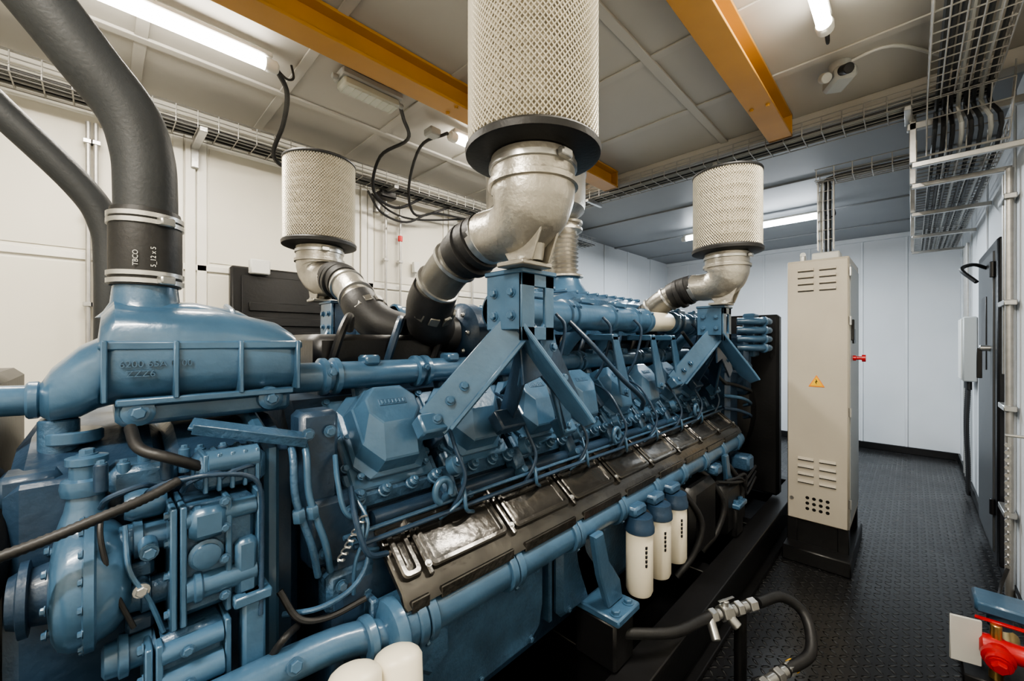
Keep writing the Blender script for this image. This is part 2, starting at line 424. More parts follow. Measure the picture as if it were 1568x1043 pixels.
# ------------------------------------------------------------------ cabinet
cab=empty('control_cabinet'); b=B()
cx0,cx1,cy0,cy1,cz0,cz1=3.41,4.05,.29,.63,-1.25,.555
b.bx(cx0+.02,cx1,cy0,cy1,cz0,cz1,BEIGE,.006)
b.bx(cx0,cx0+.022,cy0+.004,cy1-.004,cz0+.01,cz1-.012,BEIGE,.006)
b.bx(cx0+.05,cx1-.02,cy0-.004,cy0,cz0+.05,cz1-.05,GREYP,.001)
def louv(y,z): b.prism([(0,0),(-.014,.004),(-.010,.016),(0,.02)],(cx0,y-.045,z),X,Z,(0,.09,0),BEIGE,.001); b.bx(cx0-.001,cx0+.002,y-.045,y+.045,z-.005,z,BLACK,.0001)
for y in (.40,.52):
    for k in range(4): louv(y,.34+k*.045)
    for k in range(4): louv(y,-.98+k*.052)
for i in range(4):
    for j in range(3): b.lathe((cx0-.001,.40+.037*i,-1.155+.037*j),X,[(0,.011),(.003,.011)],BLACK,12)
b.done('body',cab)
b=B(); b.prism([(-.045,-.035),(.045,-.035),(0,.045)],(cx0-.003,.46,-.28),Y,Z,(.003,0,0),ORG,.0008)
b.prism([(-.034,-.028),(.034,-.028),(0,.034)],(cx0-.0045,.46,-.28),Y,Z,(.003,0,0),YEL,.0008)
b.prism([(0,-.018),(.008,.002),(.002,.002),(.004,.022),(-.006,.0),(0,.0)],(cx0-.006,.46,-.28),Y,Z,(.003,0,0),BLACK,.0003)
b.done('warning_label',cab)
b=B(); b.lathe((3.62,cy0,-.12),-Y,[(0,.018),(.02,.018),(.022,.012),(.05,.012),(.05,.024),(.07,.024)],RED,16)
b.bx(3.5,3.52,cy0-.02,cy0,.0,.14,BLACK,.004); b.bx(3.58,3.7,cy0-.012,cy0,-.02,.08,BLACK,.004)
for z in(-1.1,-.5,.1,.42): b.cyl((cx0+.012,cy0-.006,z),(cx0+.012,cy0-.006,z+.06),.008,STEEL,8)
b.cyl((3.50,.55,cz1),(3.50,.55,cz1+.04),.02,STEEL,12); b.lathe((3.50,.55,cz1+.05),X,[(-.005,.018),(.005,.018)],STEEL,12)
b.bx(3.64,3.78,.36,.52,cz1,cz1+.08,WHITEP,.008)
b.lathe((cx0,.60,-1.1),-X,[(0,.012),(.006,.012)],STEEL,12)
b.done('fittings',cab)
b=B()
b.bx(3.30,4.1,.27,.64,-1.50,-1.40,BLACK,.008)
for x in(3.45,3.98):
    for y in(.32,.60): b.bx(x-.03,x+.03,y-.03,y+.03,-1.41,-1.24,BLACK,.004)
b.bx(3.43,3.46,.3,.62,-1.42,-1.25,BLACK,.003)
b.done('plinth',cab)

# ------------------------------------------------------------------ skid
b=B()
for y in (.72,2.22):
    b.bx(-.9,4.6,y-.06,y+.06,-1.5,-1.47,BLACK); b.bx(-.9,4.6,y-.06,y+.06,-1.24,-1.21,BLACK); b.bx(-.9,4.6,y-.012,y+.012,-1.48,-1.22,BLACK)
for x in (-.7,.3,1.4,2.3,3.1,4.3): b.bx(x-.05,x+.05,.74,2.2,-1.45,-1.23,BLACK)
b.bx(-.8,4.5,.8,2.15,-1.49,-1.44,BLACK)
b.done('engine_skid_frame')

# ------------------------------------------------------------------ engine
eng=empty('diesel_engine')
# block
b=B()
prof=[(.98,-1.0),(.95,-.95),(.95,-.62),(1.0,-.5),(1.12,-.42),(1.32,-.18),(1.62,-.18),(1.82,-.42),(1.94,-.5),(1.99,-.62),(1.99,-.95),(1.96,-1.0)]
b.prism(prof,(.38,0,0),Y,Z,(2.80,0,0),DBLUE,.02)  # shade along the block side is put into this darker blue
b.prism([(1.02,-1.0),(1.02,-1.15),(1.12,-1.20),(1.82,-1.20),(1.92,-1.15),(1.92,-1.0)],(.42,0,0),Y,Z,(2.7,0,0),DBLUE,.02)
for k in range(4):
    x=.50+.66*k
    b.prism([(0,.03),(.03,0),(.50,0),(.56,.04),(.58,.12),(.58,.25),(.55,.28),(.03,.28),(0,.25)],(x,.95,-1.02),X,Z,(0,-.05,0),BLUE2,.02)
    for q in((.05,.03),(.50,.03),(.05,.25),(.53,.25),(.28,.03),(.28,.25)): b.bolt((x+q[0],.90,-1.02+q[1]),-Y,.009,BLUE)
    b.bx(x-.05,x-.03,.91,1.0,-1.0,-.62,BLUE2,.006)
b.done('engine_block',eng)
# side fuel/oil rail below the shield
b=B()
b.tube([(.50,.88,-.69),(3.15,.88,-.69)],.052,BLUE,20,smooth=False)
for k in range(9):
    x=.56+.31*k
    b.lathe((x-.03,.88,-.69),X,[(0,.06),(.004,.064),(.022,.064),(.026,.06)],BLUE,20)
    b.lathe((x-.0,.88,-.69),X,[(0,.06),(.004,.064),(.022,.064),(.026,.06)],BLUE,20)
    b.cyl((x+.15,.88,-.69),(x+.15,1.0,-.62),.03,BLUE2)
    b.bolt((x,.84,-.735),V((0,-.7,-.6)),.008)
b.lathe((.46,.88,-.69),X,[(0,.045),(.01,.07),(.02,.074),(.035,.074),(.045,.06),(.09,.055)],BLUE,24)
# lower large pipe at front
b.tube([(-.35,.92,-.66),(.1,.91,-.66),(.35,.9,-.665),(.47,.88,-.69)],.034,BLUE,18)
b.lathe((.415,.885,-.68),X,[(0,.043),(.005,.048),(.02,.048),(.025,.043)],BLUE,18)
b.bolt((.27,.87,-.645),V((0,-1,.3)),.012)
b.prism([(0,0),(.07,0),(.16,-.10),(.16,-.17),(.10,-.2),(0,-.12)],(.47,.84,-.63),X,Z,(0,.1,0),BLUE2,.012)
b.done('oil_rail',eng)

# cylinder heads
nn=V((0,-.77,.64)); bb=V((0,.64,.77))
def head(b,x):
    c=V((x,1.12,-.30))
    R=Matrix((X,bb,nn)).transposed()
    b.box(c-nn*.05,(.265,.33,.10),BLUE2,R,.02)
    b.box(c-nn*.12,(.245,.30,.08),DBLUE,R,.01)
    b.box(c-nn*.0+bb*.01,(.252,.285,.02),BLUE,R,.006)
    for dx in(-.132,.132):
        b.box(c+X*dx-nn*.04-bb*.10,(.02,.05,.09),BLUE2,R,.006)
    c=c+bb*.02
    def ring(w,h,ch,n,db=0):
        pts=[(-w+ch,-h),(w-ch,-h),(w,-h+ch*1.3),(w,h-ch*1.3),(w-ch*1.2,h),(-w+ch*1.2,h),(-w,h-ch*1.3),(-w,-h+ch*1.3)]
        return [c+X*p[0]+bb*(p[1]+db)+nn*n for p in pts]
    b.loft([ring(.110,.128,.032,.010),ring(.113,.131,.034,.014),ring(.113,.131,.034,.024),ring(.104,.122,.045,.030)],BLUE)
    b.loft([ring(.103,.121,.045,.028),ring(.098,.114,.046,.078)],BLUE,False)
    b.loft([ring(.098,.114,.046,.078),ring(.094,.109,.044,.083),ring(.078,.060,.030,.128,.030),ring(.073,.055,.028,.130,.030)],BLUE)
    b.box(c+nn*.131+bb*.036,(.085,.020,.003),BLUE2,R,.001)
    for q in range(7): b.box(c+nn*.133+bb*.036+X*(-.033+.011*q),(.006,.012,.003),BLUE,R,.0008)
    for q in((-.10,-.118),(.10,-.118),(-.106,.0),(.106,.0)): b.bolt(c+X*q[0]+bb*q[1]+nn*.022,nn,.008,BLUE)
    for dx,s in((-.118,.020),(-.042,.017),(.042,.017),(.118,.020)):
        p=c+X*dx-bb*.165+nn*.0
        b.lathe(p,nn,[(0,s*1.1),(.008,s*1.1),(.010,s*.9),(.026,s*.85),(.03,s*.6)],BLUE,14)
        b.bolt(p+nn*.03,nn,s*.45,BLUE)
    for db in(.13,.02,-.08):
        for dx in(-.125,.125): b.bolt(c+X*dx+bb*db+nn*.002,nn,.010,BLUE)
    b.tube([c+bb*.13-nn*.02,c+bb*.19+nn*.0,V((x,1.22,-.115))],.032,BLUE2,14)
b=B()
for k in range(8): head(b,.585+.31*k)
heads=b.done('cylinder_head_bank',eng,ang=14)
mirror(heads,'cylinder_head_bank_far',eng)

# clutter pipes over heads
b=B()
for k in range(8):
    x=.585+.31*k
    xe=x+.155
    b.tube([(xe,1.12,-.2),(xe,1.02,-.24),(xe-.01,.95,-.32),(xe,.92,-.40),(xe-.03,.94,-.48),(xe-.03,.99,-.52)],.006,DBLUE,8)
    if k%2==0: b.tube([(xe+.02,1.05,-.34),(xe+.03,.98,-.38),(xe+.0,.93,-.45),(xe-.04,.93,-.48),(xe-.06,.96,-.51)],.0045,BLUE,8)
    b.tube([(x-.12,.98,-.42),(x-.15,.93,-.44),(x-.15,.92,-.49),(x-.10,.95,-.52)],.006,BLUE,8)
    b.lathe((xe,.97,-.37),V((.3,-.7,.3)),[(-.015,.026),(-.012,.03),(.012,.03),(.015,.026)],BLUE,16)
    b.bolt((xe,.955,-.355),V((.0,-.8,.5)),.013,BLUE)
    b.box((xe,1.02,-.44),(.05,.06,.10),BLUE2,Matrix.Rotation(-.5,3,'X'),.008)
    b.box((xe,1.10,-.28),(.035,.06,.12),DBLUE,Matrix.Rotation(-.7,3,'X'),.006)
    b.cyl((xe-.02,.99,-.47),(xe-.02,.95,-.44),.014,BLUE); b.cyl((xe+.05,1.0,-.50),(xe+.05,.955,-.465),.012,BLUE2)
    if k%3==0:
        a=[]
        for i in range(9):
            t=i/8*math.pi*1.5-.4
            a.append((xe-.07+.026*math.cos(t),.93,-.42+.032*math.sin(t)))
        b.tube(a,.010,BLUE,10)
b.tube([(.42,.94,-.49),(1.2,.93,-.48),(2.0,.93,-.485),(3.05,.94,-.48)],.007,DBLUE,8)
b.tube([(.40,.95,-.465),(1.1,.945,-.46),(2.1,.95,-.465),(3.05,.95,-.46)],.006,BLUE2,8)
b.tube([(.50,1.01,-.47),(3.05,1.01,-.47)],.022,DBLUE,10,smooth=False)
# harness hose crossing heads
b.tube([(1.42,1.05,.08),(1.46,.95,-.03),(1.6,.91,-.16),(1.78,.90,-.27),(1.86,.94,-.33)],.011,DBLUE,10)
b.tube([(2.5,1.0,.05),(2.7,.97,-.1),(2.85,.94,-.2),(3.05,.92,-.3)],.011,INS,10)
# front pipes, left of first head
for dx in(0,.028):
    b.tube([(.31+dx,1.05,-.22),(.30+dx,.98,-.26),(.30+dx,.96,-.35),(.33+dx,.95,-.46),(.35+dx,.97,-.54)],.008,BLUE if dx else BLUE2,10)
    b.lathe((.303+dx,.955,-.37),(0.1,0,-1),[(0,.012),(.003,.014),(.025,.014),(.028,.012)],BLUE,6)
b.tube([(.43,.98,-.36),(.42,.93,-.42),(.44,.91,-.50),(.50,.93,-.53)],.007,DBLUE,8)
b.tube([(.28,.98,-.60),(.34,.93,-.59),(.41,.92,-.57),(.45,.93,-.52),(.43,.96,-.46)],.006,BLUE2,8)
b.tube([(.40,1.0,-.28),(.39,.96,-.33),(.40,.94,-.40),(.45,.95,-.44)],.006,BLUE,8)
b.tube([(.27,.97,-.54),(.30,.94,-.60),(.36,.93,-.62),(.44,.92,-.61)],.007,RUB,8)
b.tube([(.44,.99,-.38),(.45,.93,-.44),(.42,.93,-.52),(.42,.94,-.6)],.005,BLUE,8)
a=[V((.44-.0020*i,.93,-.42-.0030*i))+V((.009*math.cos(i*1.57),.009*math.sin(i*1.57),0)) for i in range(30)]
b.tube(a,.0025,STEEL,6,3)
b.box((.37,1.05,-.3),(.09,.08,.26),DBLUE,None,.012); b.box((.40,1.03,-.46),(.12,.08,.16),DBLUE,None,.012)
b.box((.43,1.0,-.60),(.12,.07,.10),BLUE2,None,.012)
for q in((.34,1.005,-.22),(.39,1.005,-.22),(.43,.985,-.42),(.37,.985,-.5),(.44,.985,-.5),(.40,.96,-.58),(.46,.96,-.62)): b.bolt(q,-Y,.011)
b.done('fuel_lines',eng)

# black heat shield along the bank
b=B()
ta=V((0,1.0,-.492)); tb=V((0,.857,-.60))
prof=[(1.02,-.53),(1.0,-.492),(.857,-.60),(.838,-.635),(.85,-.645),(.87,-.615),(.99,-.525)]
ed=(tb-ta).normalized(); en=V((0,ed.z,-ed.y)).normalized()
if en.z<0: en=-en
b.prism(prof,(.50,0,0),Y,Z,(2.62,0,0),COVER,.004)
R=Matrix((X,ed,en)).transposed()
def rrect(w,h,r,n=5):
    o=[]
    for cx,cy,a0 in((w-r,h-r,0),(-w+r,h-r,90),(-w+r,-h+r,180),(w-r,-h+r,270)):
        for i in range(n):
            a=math.radians(a0+90*i/(n-1)); o.append((cx+r*math.cos(a),cy+r*math.sin(a)))
    return o
for k in range(9):
    xa=.505 if k==0 else .585+.31*(k-1)
    xb=.575 if k==0 else .585+.31*k-.02
    if xb>3.12: xb=3.11
    xm=(xa+xb)/2; w=(xb-xa)/2-.008; h=.068
    if w<.02: continue
    mid=V((xm,.9285,-.546))
    def rg(w,h,r,n): return [mid+X*p[0]+ed*p[1]+en*n for p in rrect(max(w,r+.002),h,r)]
    b.loft([rg(w,h+.004,.014,-.004),rg(w,h,.014,.012),rg(w-.004,h-.004,.012,.016),rg(w-.014,h-.014,.008,.016),rg(w-.018,h-.018,.007,.008),rg(w-.028,h-.03,.006,.009)],COVER)
    b.box(V((xb+.010,.9285,-.546))+en*.004,(.014,.165,.026),COVER,R,.005)
    b.box((xm,.842,-.632),(w*1.9,.010,.030),COVER,None,.004)
    b.bolt(V((xb+.010,.9285,-.546))+en*.016+ed*.055,en,.007,STEEL)
    b.bolt(V((xb+.010,.9285,-.546))+en*.016-ed*.055,en,.007,STEEL)
b.done('heat_shield',eng,ang=30)

# inner coolant rail and upper charge pipe
b=B()
b.tube([(.34,1.22,-.105),(3.15,1.22,-.105)],.042,BLUE,20,smooth=False)
for k in range(8):
    x=.44+.31*k
    for q in(0,.035): b.lathe((x+q,1.22,-.105),X,[(0,.046),(.004,.054),(.018,.054),(.022,.046)],BLUE,20)
    b.bolt((x+.02,1.165,-.09),-Y,.01); b.box((x+.15,1.21,-.06),(.05,.06,.03),BLUE,None,.008)
lo=b.done('coolant_rail',eng); mirror(lo,'coolant_rail_far',eng)
b=B()
b.tube([(1.02,1.10,.11),(2.22,1.10,.11)],.062,BLUE,24,smooth=False)
b.tube([(2.22,1.10,.11),(2.50,1.10,.115)],.058,CREAM,24,smooth=False)
b.tube([(2.50,1.10,.11),(3.35,1.10,.11)],.058,BLUE,24,smooth=False)
for x in(1.02,1.12,1.42,1.47,1.78,2.02,2.16,2.54,2.62,2.78,2.86,3.0,3.08,3.25,3.33):
    b.lathe((x,1.10,.11),X,[(0,.064),(.004,.073),(.022,.073),(.026,.064)],BLUE,24)
    b.bolt((x+.013,1.04,.15),V((0,-.8,.6)),.009)
for x in (1.25,1.6,1.9,2.68,2.95):
    b.box((x,1.10,.185),(.12,.05,.03),BLUE,None,.01)
    b.bolt((x,1.10,.20),Z,.01)
    b.tube([(x,1.12,.06),(x,1.2,-.02),(x,1.25,-.1)],.035,BLUE,12)
    b.tube([(x+.05,1.03,.11),(x+.07,1.0,.05),(x+.06,1.03,-.1),(x+.05,1.07,-.18)],.007,DBLUE,8)
lo=b.done('charge_air_pipe',eng); mirror(lo,'charge_air_pipe_far',eng)

# centre: turbo housings, plenum
b=B()
for xc in (1.02,2.75):
    for s in(-1,1):
        yc=1.47+s*.13
        b.lathe((xc-.02,yc,.03),X,[(0,.05),(.02,.10),(.05,.125),(.10,.125),(.13,.10),(.16,.06),(.26,.06),(.28,.09),(.34,.1),(.40,.08),(.42,.05)],DBLUE if s<0 else BLACK,28)
        b.lathe((xc-.07,yc,.03),X,[(0,.07),(.05,.075),(.06,.06)],RUB,24)
        for i in range(8):
            a=i*math.pi/4; b.bolt((xc-.01,yc+.1*math.cos(a),.03+.1*math.sin(a)),-X,.008,STEEL)
b.prism([(0,0),(1.1,0),(1.1,.18),(.95,.26),(.2,.26),(.0,.2)],(1.55,1.27,.0),X,Z,(0,.4,0),BLUE2,.03)
for k in range(10): b.box((1.62+.1*k,1.47,.265),(.02,.36,.02),BLUE,None,.005)
b.lathe((1.98,1.5,.22),Z,[(0,.16),(.03,.16),(.06,.14),(.12,.10),(.16,.09)],BLUE,28)
b.bx(.5,3.1,1.35,1.6,-.2,0.,DBLUE,.02)
b.bx(.46,.9,1.3,1.6,-.1,.02,BLACK,.02)
for k in range(14):
    x=.5+.19*k
    b.tube([(x,1.3,-.1),(x+.03,1.28,.02),(x+.08,1.33,.08),(x+.12,1.42,.04)],.014,DBLUE if k%2 else BLACK,8)
b.done('turbocharger_group',eng)

# exhaust bellows and riser
b=B()
b.lathe((1.98,1.5,.38),Z,[(0,.11),(.012,.11),(.012,.075),(.02,.075)],SILV,28)
pr=[]
for k in range(22): pr.append((.02+.0125*k,.066 if k%2 else .082))
b.lathe((1.98,1.5,.38),Z,pr,SILV,28)
b.lathe((1.98,1.5,.66),Z,[(-.02,.072),(.0,.105),(.014,.105),(.014,.085),(.04,.085),(.04,.105),(.055,.105)],SILV,28)
b.lathe((1.80,1.58,.70),Z,[(0,.05),(.02,.24),(.05,.285),(.08,.29),(.76,.29)],SILV,48)
b.lathe((1.80,1.58,.95),Z,[(0,.29),(.0,.295),(.03,.295),(.03,.29)],STEEL,48)
b.done('exhaust_riser',eng)

# filter support brackets
def bracket(b):
    b.bx(.80,.812,.755,.895,.03,.19,BLUE,.003)
    b.bx(.80,.94,.752,.764,.15,.19,BLUE,.003)
    b.bx(.80,.855,.752,.764,.0,.19,BLUE,.003); b.bx(.90,.94,.752,.764,.0,.19,BLUE,.003)
    b.bx(.80,.94,.752,.764,.0,.04,BLUE,.003)
    b.bx(.795,.945,.745,.90,.185,.199,BLUE,.003)
    b.bx(.82,.93,.88,.89,.0,.19,DBLUE,.003)
    for y in(.79,.86):
        for z in(.07,.135): b.bolt((.80,y,z),-X,.011)
    b.prism([(0,0),(.09,.0),(.09,-.30),(.05,-.36),(-.02,-.33),(-.02,-.28)],(.80,.76,.05),V((.35,.93,0)).normalized(),V((-.38,.42,.82)).normalized(),V((.75,-.4,.55)).normalized()*.012,BLUE,.003)
    b.beam((.84,.80,.045),(.66,.97,-.235),.10,.014,BLUE,up=V((-.3,-.8,.5)))
    b.beam((.88,.77,.04),(.70,.93,-.25),.014,.05,BLUE,up=V((-.3,-.8,.5)))
    b.box((.655,.965,-.24),(.09,.05,.06),BLUE,Matrix.Rotation(-.7,3,'X'),.006)
    for q in((.69,.925,-.17),(.72,.90,-.13),(.66,.945,-.22)): b.bolt(q,V((-.3,-.8,.5)),.011)
    b.beam((.90,.76,.05),(1.25,.94,-.33),.012,.085,BLUE,up=V((.5,0,.8)))
    b.beam((.90,.80,.05),(1.25,.96,-.33),.08,.012,DBLUE,up=V((.5,-.6,.6)))
    b.prism([(0,0),(.16,-.02),(.30,-.22),(.24,-.26),(.10,-.14),(.02,-.16)],(.84,.80,.03),X,Z,(0,.012,0),DBLUE,.003)
    b.prism([(0,0),(.12,0),(.14,-.10),(.06,-.2),(0,-.12)],(.90,.84,.05),V((.5,.86,0)),Z,(.008,-.006,0),BLUE,.003)
    b.box((1.25,.955,-.33),(.07,.06,.07),BLUE,Matrix.Rotation(-.6,3,'X'),.006)
    b.beam((.98,.80,-.02),(1.08,1.1,-.2),.05,.012,DBLUE)
    b.beam((.90,.82,.0),(.98,1.0,-.28),.07,.012,DBLUE,up=V((1,0,0)))
    b.box((.96,.97,-.27),(.11,.05,.07),DBLUE,Matrix.Rotation(-.7,3,'X'),.006)
    for q in((.95,.765,-.02),(1.05,.80,-.12),(1.24,.925,-.32)): b.bolt(q,V((.0,-1,.2)),.011)
b=B(); bracket(b); br=b.done('filter_bracket',eng)
copyobj(br,'filter_bracket_rear',eng,1.65)
m2=mirror(br,'filter_bracket_far',eng); copyobj(m2,'filter_bracket_far_rear',eng,1.65)
# intermediate blue struts
b=B()
for x in (1.62,2.0,2.25):
    b.prism([(0,0),(.05,0),(.17,-.25),(.15,-.29),(.08,-.27)],(x,.96,.02),X,Z,(0,.012,0),BLUE,.003)
    b.bx(x,x+.05,.96,1.1,.0,.03,BLUE,.004); b.bolt((x+.12,.96,-.24),-Y,.012)
b.done('support_strut',eng)

# rear blue cooler coils and flywheel housing
b=B()
b.bx(3.12,3.34,.92,2.0,-1.2,-.05,DBLUE,.03)
b.bx(3.30,3.42,.85,2.1,-.4,.05,DBLUE,.03)
for k in range(4):
    z=.14-.065*k
    b.tube([(3.30,.92,z),(3.36,.80,z),(3.5,.76,z),(3.55,.86,z)],.026,BLUE,12)
    b.lathe((3.40,.775,z),V((1,-.2,0)),[(0,.03),(.004,.036),(.02,.036),(.024,.03)],BLUE,14)
b.bx(3.36,3.5,.82,.9,-.12,.2,BLUE,.01)
for k in range(5):
    z=-.12-.09*k
    b.tube([(3.10,.95,z),(3.2,.86+.02*(k%3),z-.02),(3.34,.84,z-.07),(3.40,.9,z-.1)],.012,[BLUE,DBLUE,RUB][k%3],8)
b.done('rear_heat_exchanger',eng)

# expansion / thermostat housing with neck
b=B()
def rr(x,yc,zc,hy,hz,k=3.,n=28):
    r=[]
    for i in range(n):
        a=2*math.pi*i/n; c=math.cos(a);s=math.sin(a)
        r.append(V((x,yc+hy*math.copysign(abs(c)**(2/k),c),zc+hz*math.copysign(abs(s)**(2/k),s))))
    return r
b.loft([rr(-.085,1.27,-.12,.05,.035),rr(-.07,1.27,-.11,.09,.055),rr(-.03,1.27,-.085,.11,.075),rr(-.005,1.27,-.07,.12,.075),rr(.0,1.28,-.045,.13,.10),rr(.02,1.28,-.03,.14,.11),rr(.20,1.28,-.03,.14,.11),rr(.33,1.28,-.045,.135,.095),rr(.365,1.28,-.055,.13,.08),rr(.37,1.28,-.06,.12,.07)],BLUE)
b.loft([rr(.005,1.31,.03,.07,.04),rr(.02,1.31,.04,.10,.05),rr(.16,1.31,.04,.11,.055),rr(.25,1.31,.03,.11,.05),rr(.33,1.31,.0,.10,.035),rr(.36,1.31,-.02,.09,.02)],BLUE)
b.bx(-.005,.372,1.138,1.42,-.022,.0,BLUE,.006)
for x in(.004,.115,.235,.36): b.bx(x-.005,x+.005,1.132,1.2,-.125,-.0,BLUE,.003)
for x in(.115,.235): b.tube([(x,1.16,-.005),(x,1.19,.035),(x,1.23,.07),(x,1.30,.09)],.008,BLUE,8)
b.bx(.02,.35,1.16,1.4,-.18,-.13,BLUE,.012)
b.bx(.02,.35,1.135,1.16,-.135,-.12,BLUE,.003)
for x,z in((.055,-.15),(.30,-.145)): b.lathe((x,1.165,z),-Y,[(0,.03),(.02,.028),(.024,.02)],BLUE,16); b.bolt((x,1.142,z),-Y,.013)
b.tube([(-.08,1.26,-.12),(-.2,1.25,-.12),(-.3,1.24,-.16),(-.36,1.2,-.3)],.030,BLUE,18)
b.lathe((-.085,1.26,-.12),-X,[(0,.034),(.004,.038),(.016,.038),(.02,.034)],BLUE,18)
b.cyl((-.06,1.24,-.16),(-.06,1.24,-.30),.03,BLUE2); b.cyl((-.04,1.24,-.185),(-.04,1.24,-.21),.045,BLUE)
b.lathe((.075,1.28,.05),Z,[(0,.085),(.015,.072),(.035,.062),(.075,.058)],BLUE,28)
b.done('thermostat_housing',eng)
# embossed casting number
for i,(t,z) in enumerate((('6200 65A 0400',-.055),('ZZZ6',-.075))):
    cu=bpy.data.curves.new('casting_number','FONT'); cu.body=t; cu.size=.019; cu.extrude=.0015; cu.materials.append(BLUE)
    o=bpy.data.objects.new('casting_number_%d'%i,cu); bpy.context.collection.objects.link(o); o.parent=eng
    o.location=(.025+.01*i,1.139,z+H); o.rotation_euler=(math.pi/2,0,0)

# front gear case with pumps
b=B()
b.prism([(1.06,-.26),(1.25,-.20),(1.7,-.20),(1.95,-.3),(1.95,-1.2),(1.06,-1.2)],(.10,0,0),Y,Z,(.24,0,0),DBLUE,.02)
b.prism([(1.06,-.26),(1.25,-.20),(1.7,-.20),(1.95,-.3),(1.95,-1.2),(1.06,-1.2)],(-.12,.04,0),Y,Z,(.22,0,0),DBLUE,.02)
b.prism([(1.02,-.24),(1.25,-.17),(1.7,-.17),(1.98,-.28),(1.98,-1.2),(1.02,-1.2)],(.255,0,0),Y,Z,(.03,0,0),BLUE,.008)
for k in range(9): b.bolt((.255,1.035,-.28-.1*k),-X,.009)
# coolant pump: scroll with rim flange, axis along the crankshaft
c=V((-.062,1.05,-.43))
b.lathe(c,X,[(0,.05),(.004,.080),(.012,.098),(.025,.106),(.040,.107),(.042,.115),(.054,.115),(.057,.104),(.08,.095),(.10,.07)],BLUE,40)
b.lathe(c,-X,[(-.002,.05),(.02,.045),(.022,.06),(.032,.06),(.035,.045),(.045,.04)],DBLUE,28)
for i in range(16):
    a=i*math.pi/8; b.bolt(c+V((.041,.109*math.cos(a),.109*math.sin(a))),-X,.0055)
for i in range(8):
    a=i*math.pi/4; b.bolt(c+V((.0,.070*math.cos(a),.070*math.sin(a))),-X,.006)
b.tube([(-.02,1.08,-.35),(-.018,1.085,-.31),(-.018,1.09,-.28)],[.04,.030,.026],BLUE,18)
b.lathe((-.018,1.09,-.285),Z,[(0,.026),(.003,.034),(.014,.036),(.018,.036),(.03,.034),(.033,.024),(.055,.024),(.058,.029),(.07,.029),(.073,.018)],BLUE,20)
b.bolt((-.018,1.09,-.212),Z,.011)
b.tube([(-.17,1.2,-.25),(-.155,1.13,-.33),(-.16,1.1,-.42),(-.2,1.1,-.5)],.045,BLACK,18)
b.lathe((-.32,1.15,-.40),X,[(0,.13),(.01,.14),(.03,.13),(.04,.14),(.06,.13),(.07,.14),(.09,.12)],BLACK,32)
b.box((-.09,1.16,-.27),(.08,.08,.06),DBLUE,None,.01)
# accessory drive box (upper) and box (lower)
b.box((.16,1.02,-.415),(.135,.12,.205),BLUE2,None,.014)
for x0 in (.092,.106,.175,.228): b.bx(x0-.005,x0+.005,.945,1.06,-.525,-.305,BLUE,.003)
b.box((.143,.962,-.345),(.06,.05,.06),BLUE,None,.012); b.box((.205,.965,-.45),(.04,.05,.11),BLUE,None,.010)
for z,r in((-.335,.018),(-.465,.024)):
    b.tube([(.11,.962,z),(.222,.962,z)],r,BLUE,16,smooth=False)
    b.lathe((.12,.962,z),X,[(0,r+.001),(.003,r+.005),(.012,r+.005),(.015,r+.001)],BLUE,16)
b.lathe((.140,.97,-.405),-Y,[(0,.028),(.02,.028),(.023,.022),(.03,.022),(.032,.014)],BLUE,20)
for z in(-.32,-.37,-.43,-.50):
    b.bolt((.087,.965,z),-X,.007); b.bolt((.168,.943,z+.01),-Y,.007)
b.box((.19,1.03,-.265),(.12,.09,.07),BLUE2,None,.012)
for k in range(5): b.bx(.14+.022*k,.148+.022*k,.98,1.06,-.30,-.225,BLUE,.003)
b.lathe((.145,1.0,-.245),X,[(0,.018),(.004,.024),(.09,.024),(.094,.018)],BLUE,18)
b.box((.115,1.01,-.62),(.12,.12,.17),BLUE2,None,.014)
for x0 in (.058,.072,.172): b.bx(x0-.005,x0+.005,.935,1.06,-.71,-.535,BLUE,.003)
for z,r in((-.56,.018),(-.615,.026),(-.68,.02)):
    b.tube([(.075,.95,z),(.165,.95,z)],r,BLUE,16,smooth=False)
    b.bolt((.11,.95-r,z),-Y,.008); b.bolt((.052,.955,z+.02),-X,.008)
b.bx(.195,.235,.93,.98,-.78,-.50,BLUE,.006)
b.bx(.18,.245,.925,.985,-.52,-.50,BLUE,.003)
# middle pumps
b.lathe((.02,1.03,-.37),X,[(0,.02),(.004,.028),(.02,.030),(.022,.036),(.034,.036),(.036,.028),(.07,.028)],BLUE,22)
b.lathe((.02,1.02,-.47),X,[(0,.02),(.004,.026),(.03,.028),(.032,.034),(.044,.034),(.046,.026),(.075,.026)],BLUE2,22)
b.lathe((.0,1.0,-.56),X,[(0,.02),(.004,.028),(.02,.030),(.022,.036),(.034,.036),(.036,.028),(.065,.028)],BLUE,22)
b.box((.045,1.03,-.42),(.05,.06,.03),BLUE2,None,.006); b.box((.05,1.02,-.515),(.04,.05,.03),DBLUE,None,.006)
b.cyl((.06,1.0,-.37),(.06,.96,-.375),.014,BLUE); b.bolt((.06,.96,-.375),-Y,.010)
b.cyl((.05,1.0,-.44),(.05,.965,-.44),.012,BLUE2); b.bolt((.05,.965,-.44),-Y,.009,STEEL)
b.cyl((-.12,1.0,-.66),(.05,1.0,-.68),.045,BLUE)
b.lathe((-.04,1.0,-.668),X,[(0,.046),(.003,.055),(.015,.055),(.018,.046)],BLUE,22)
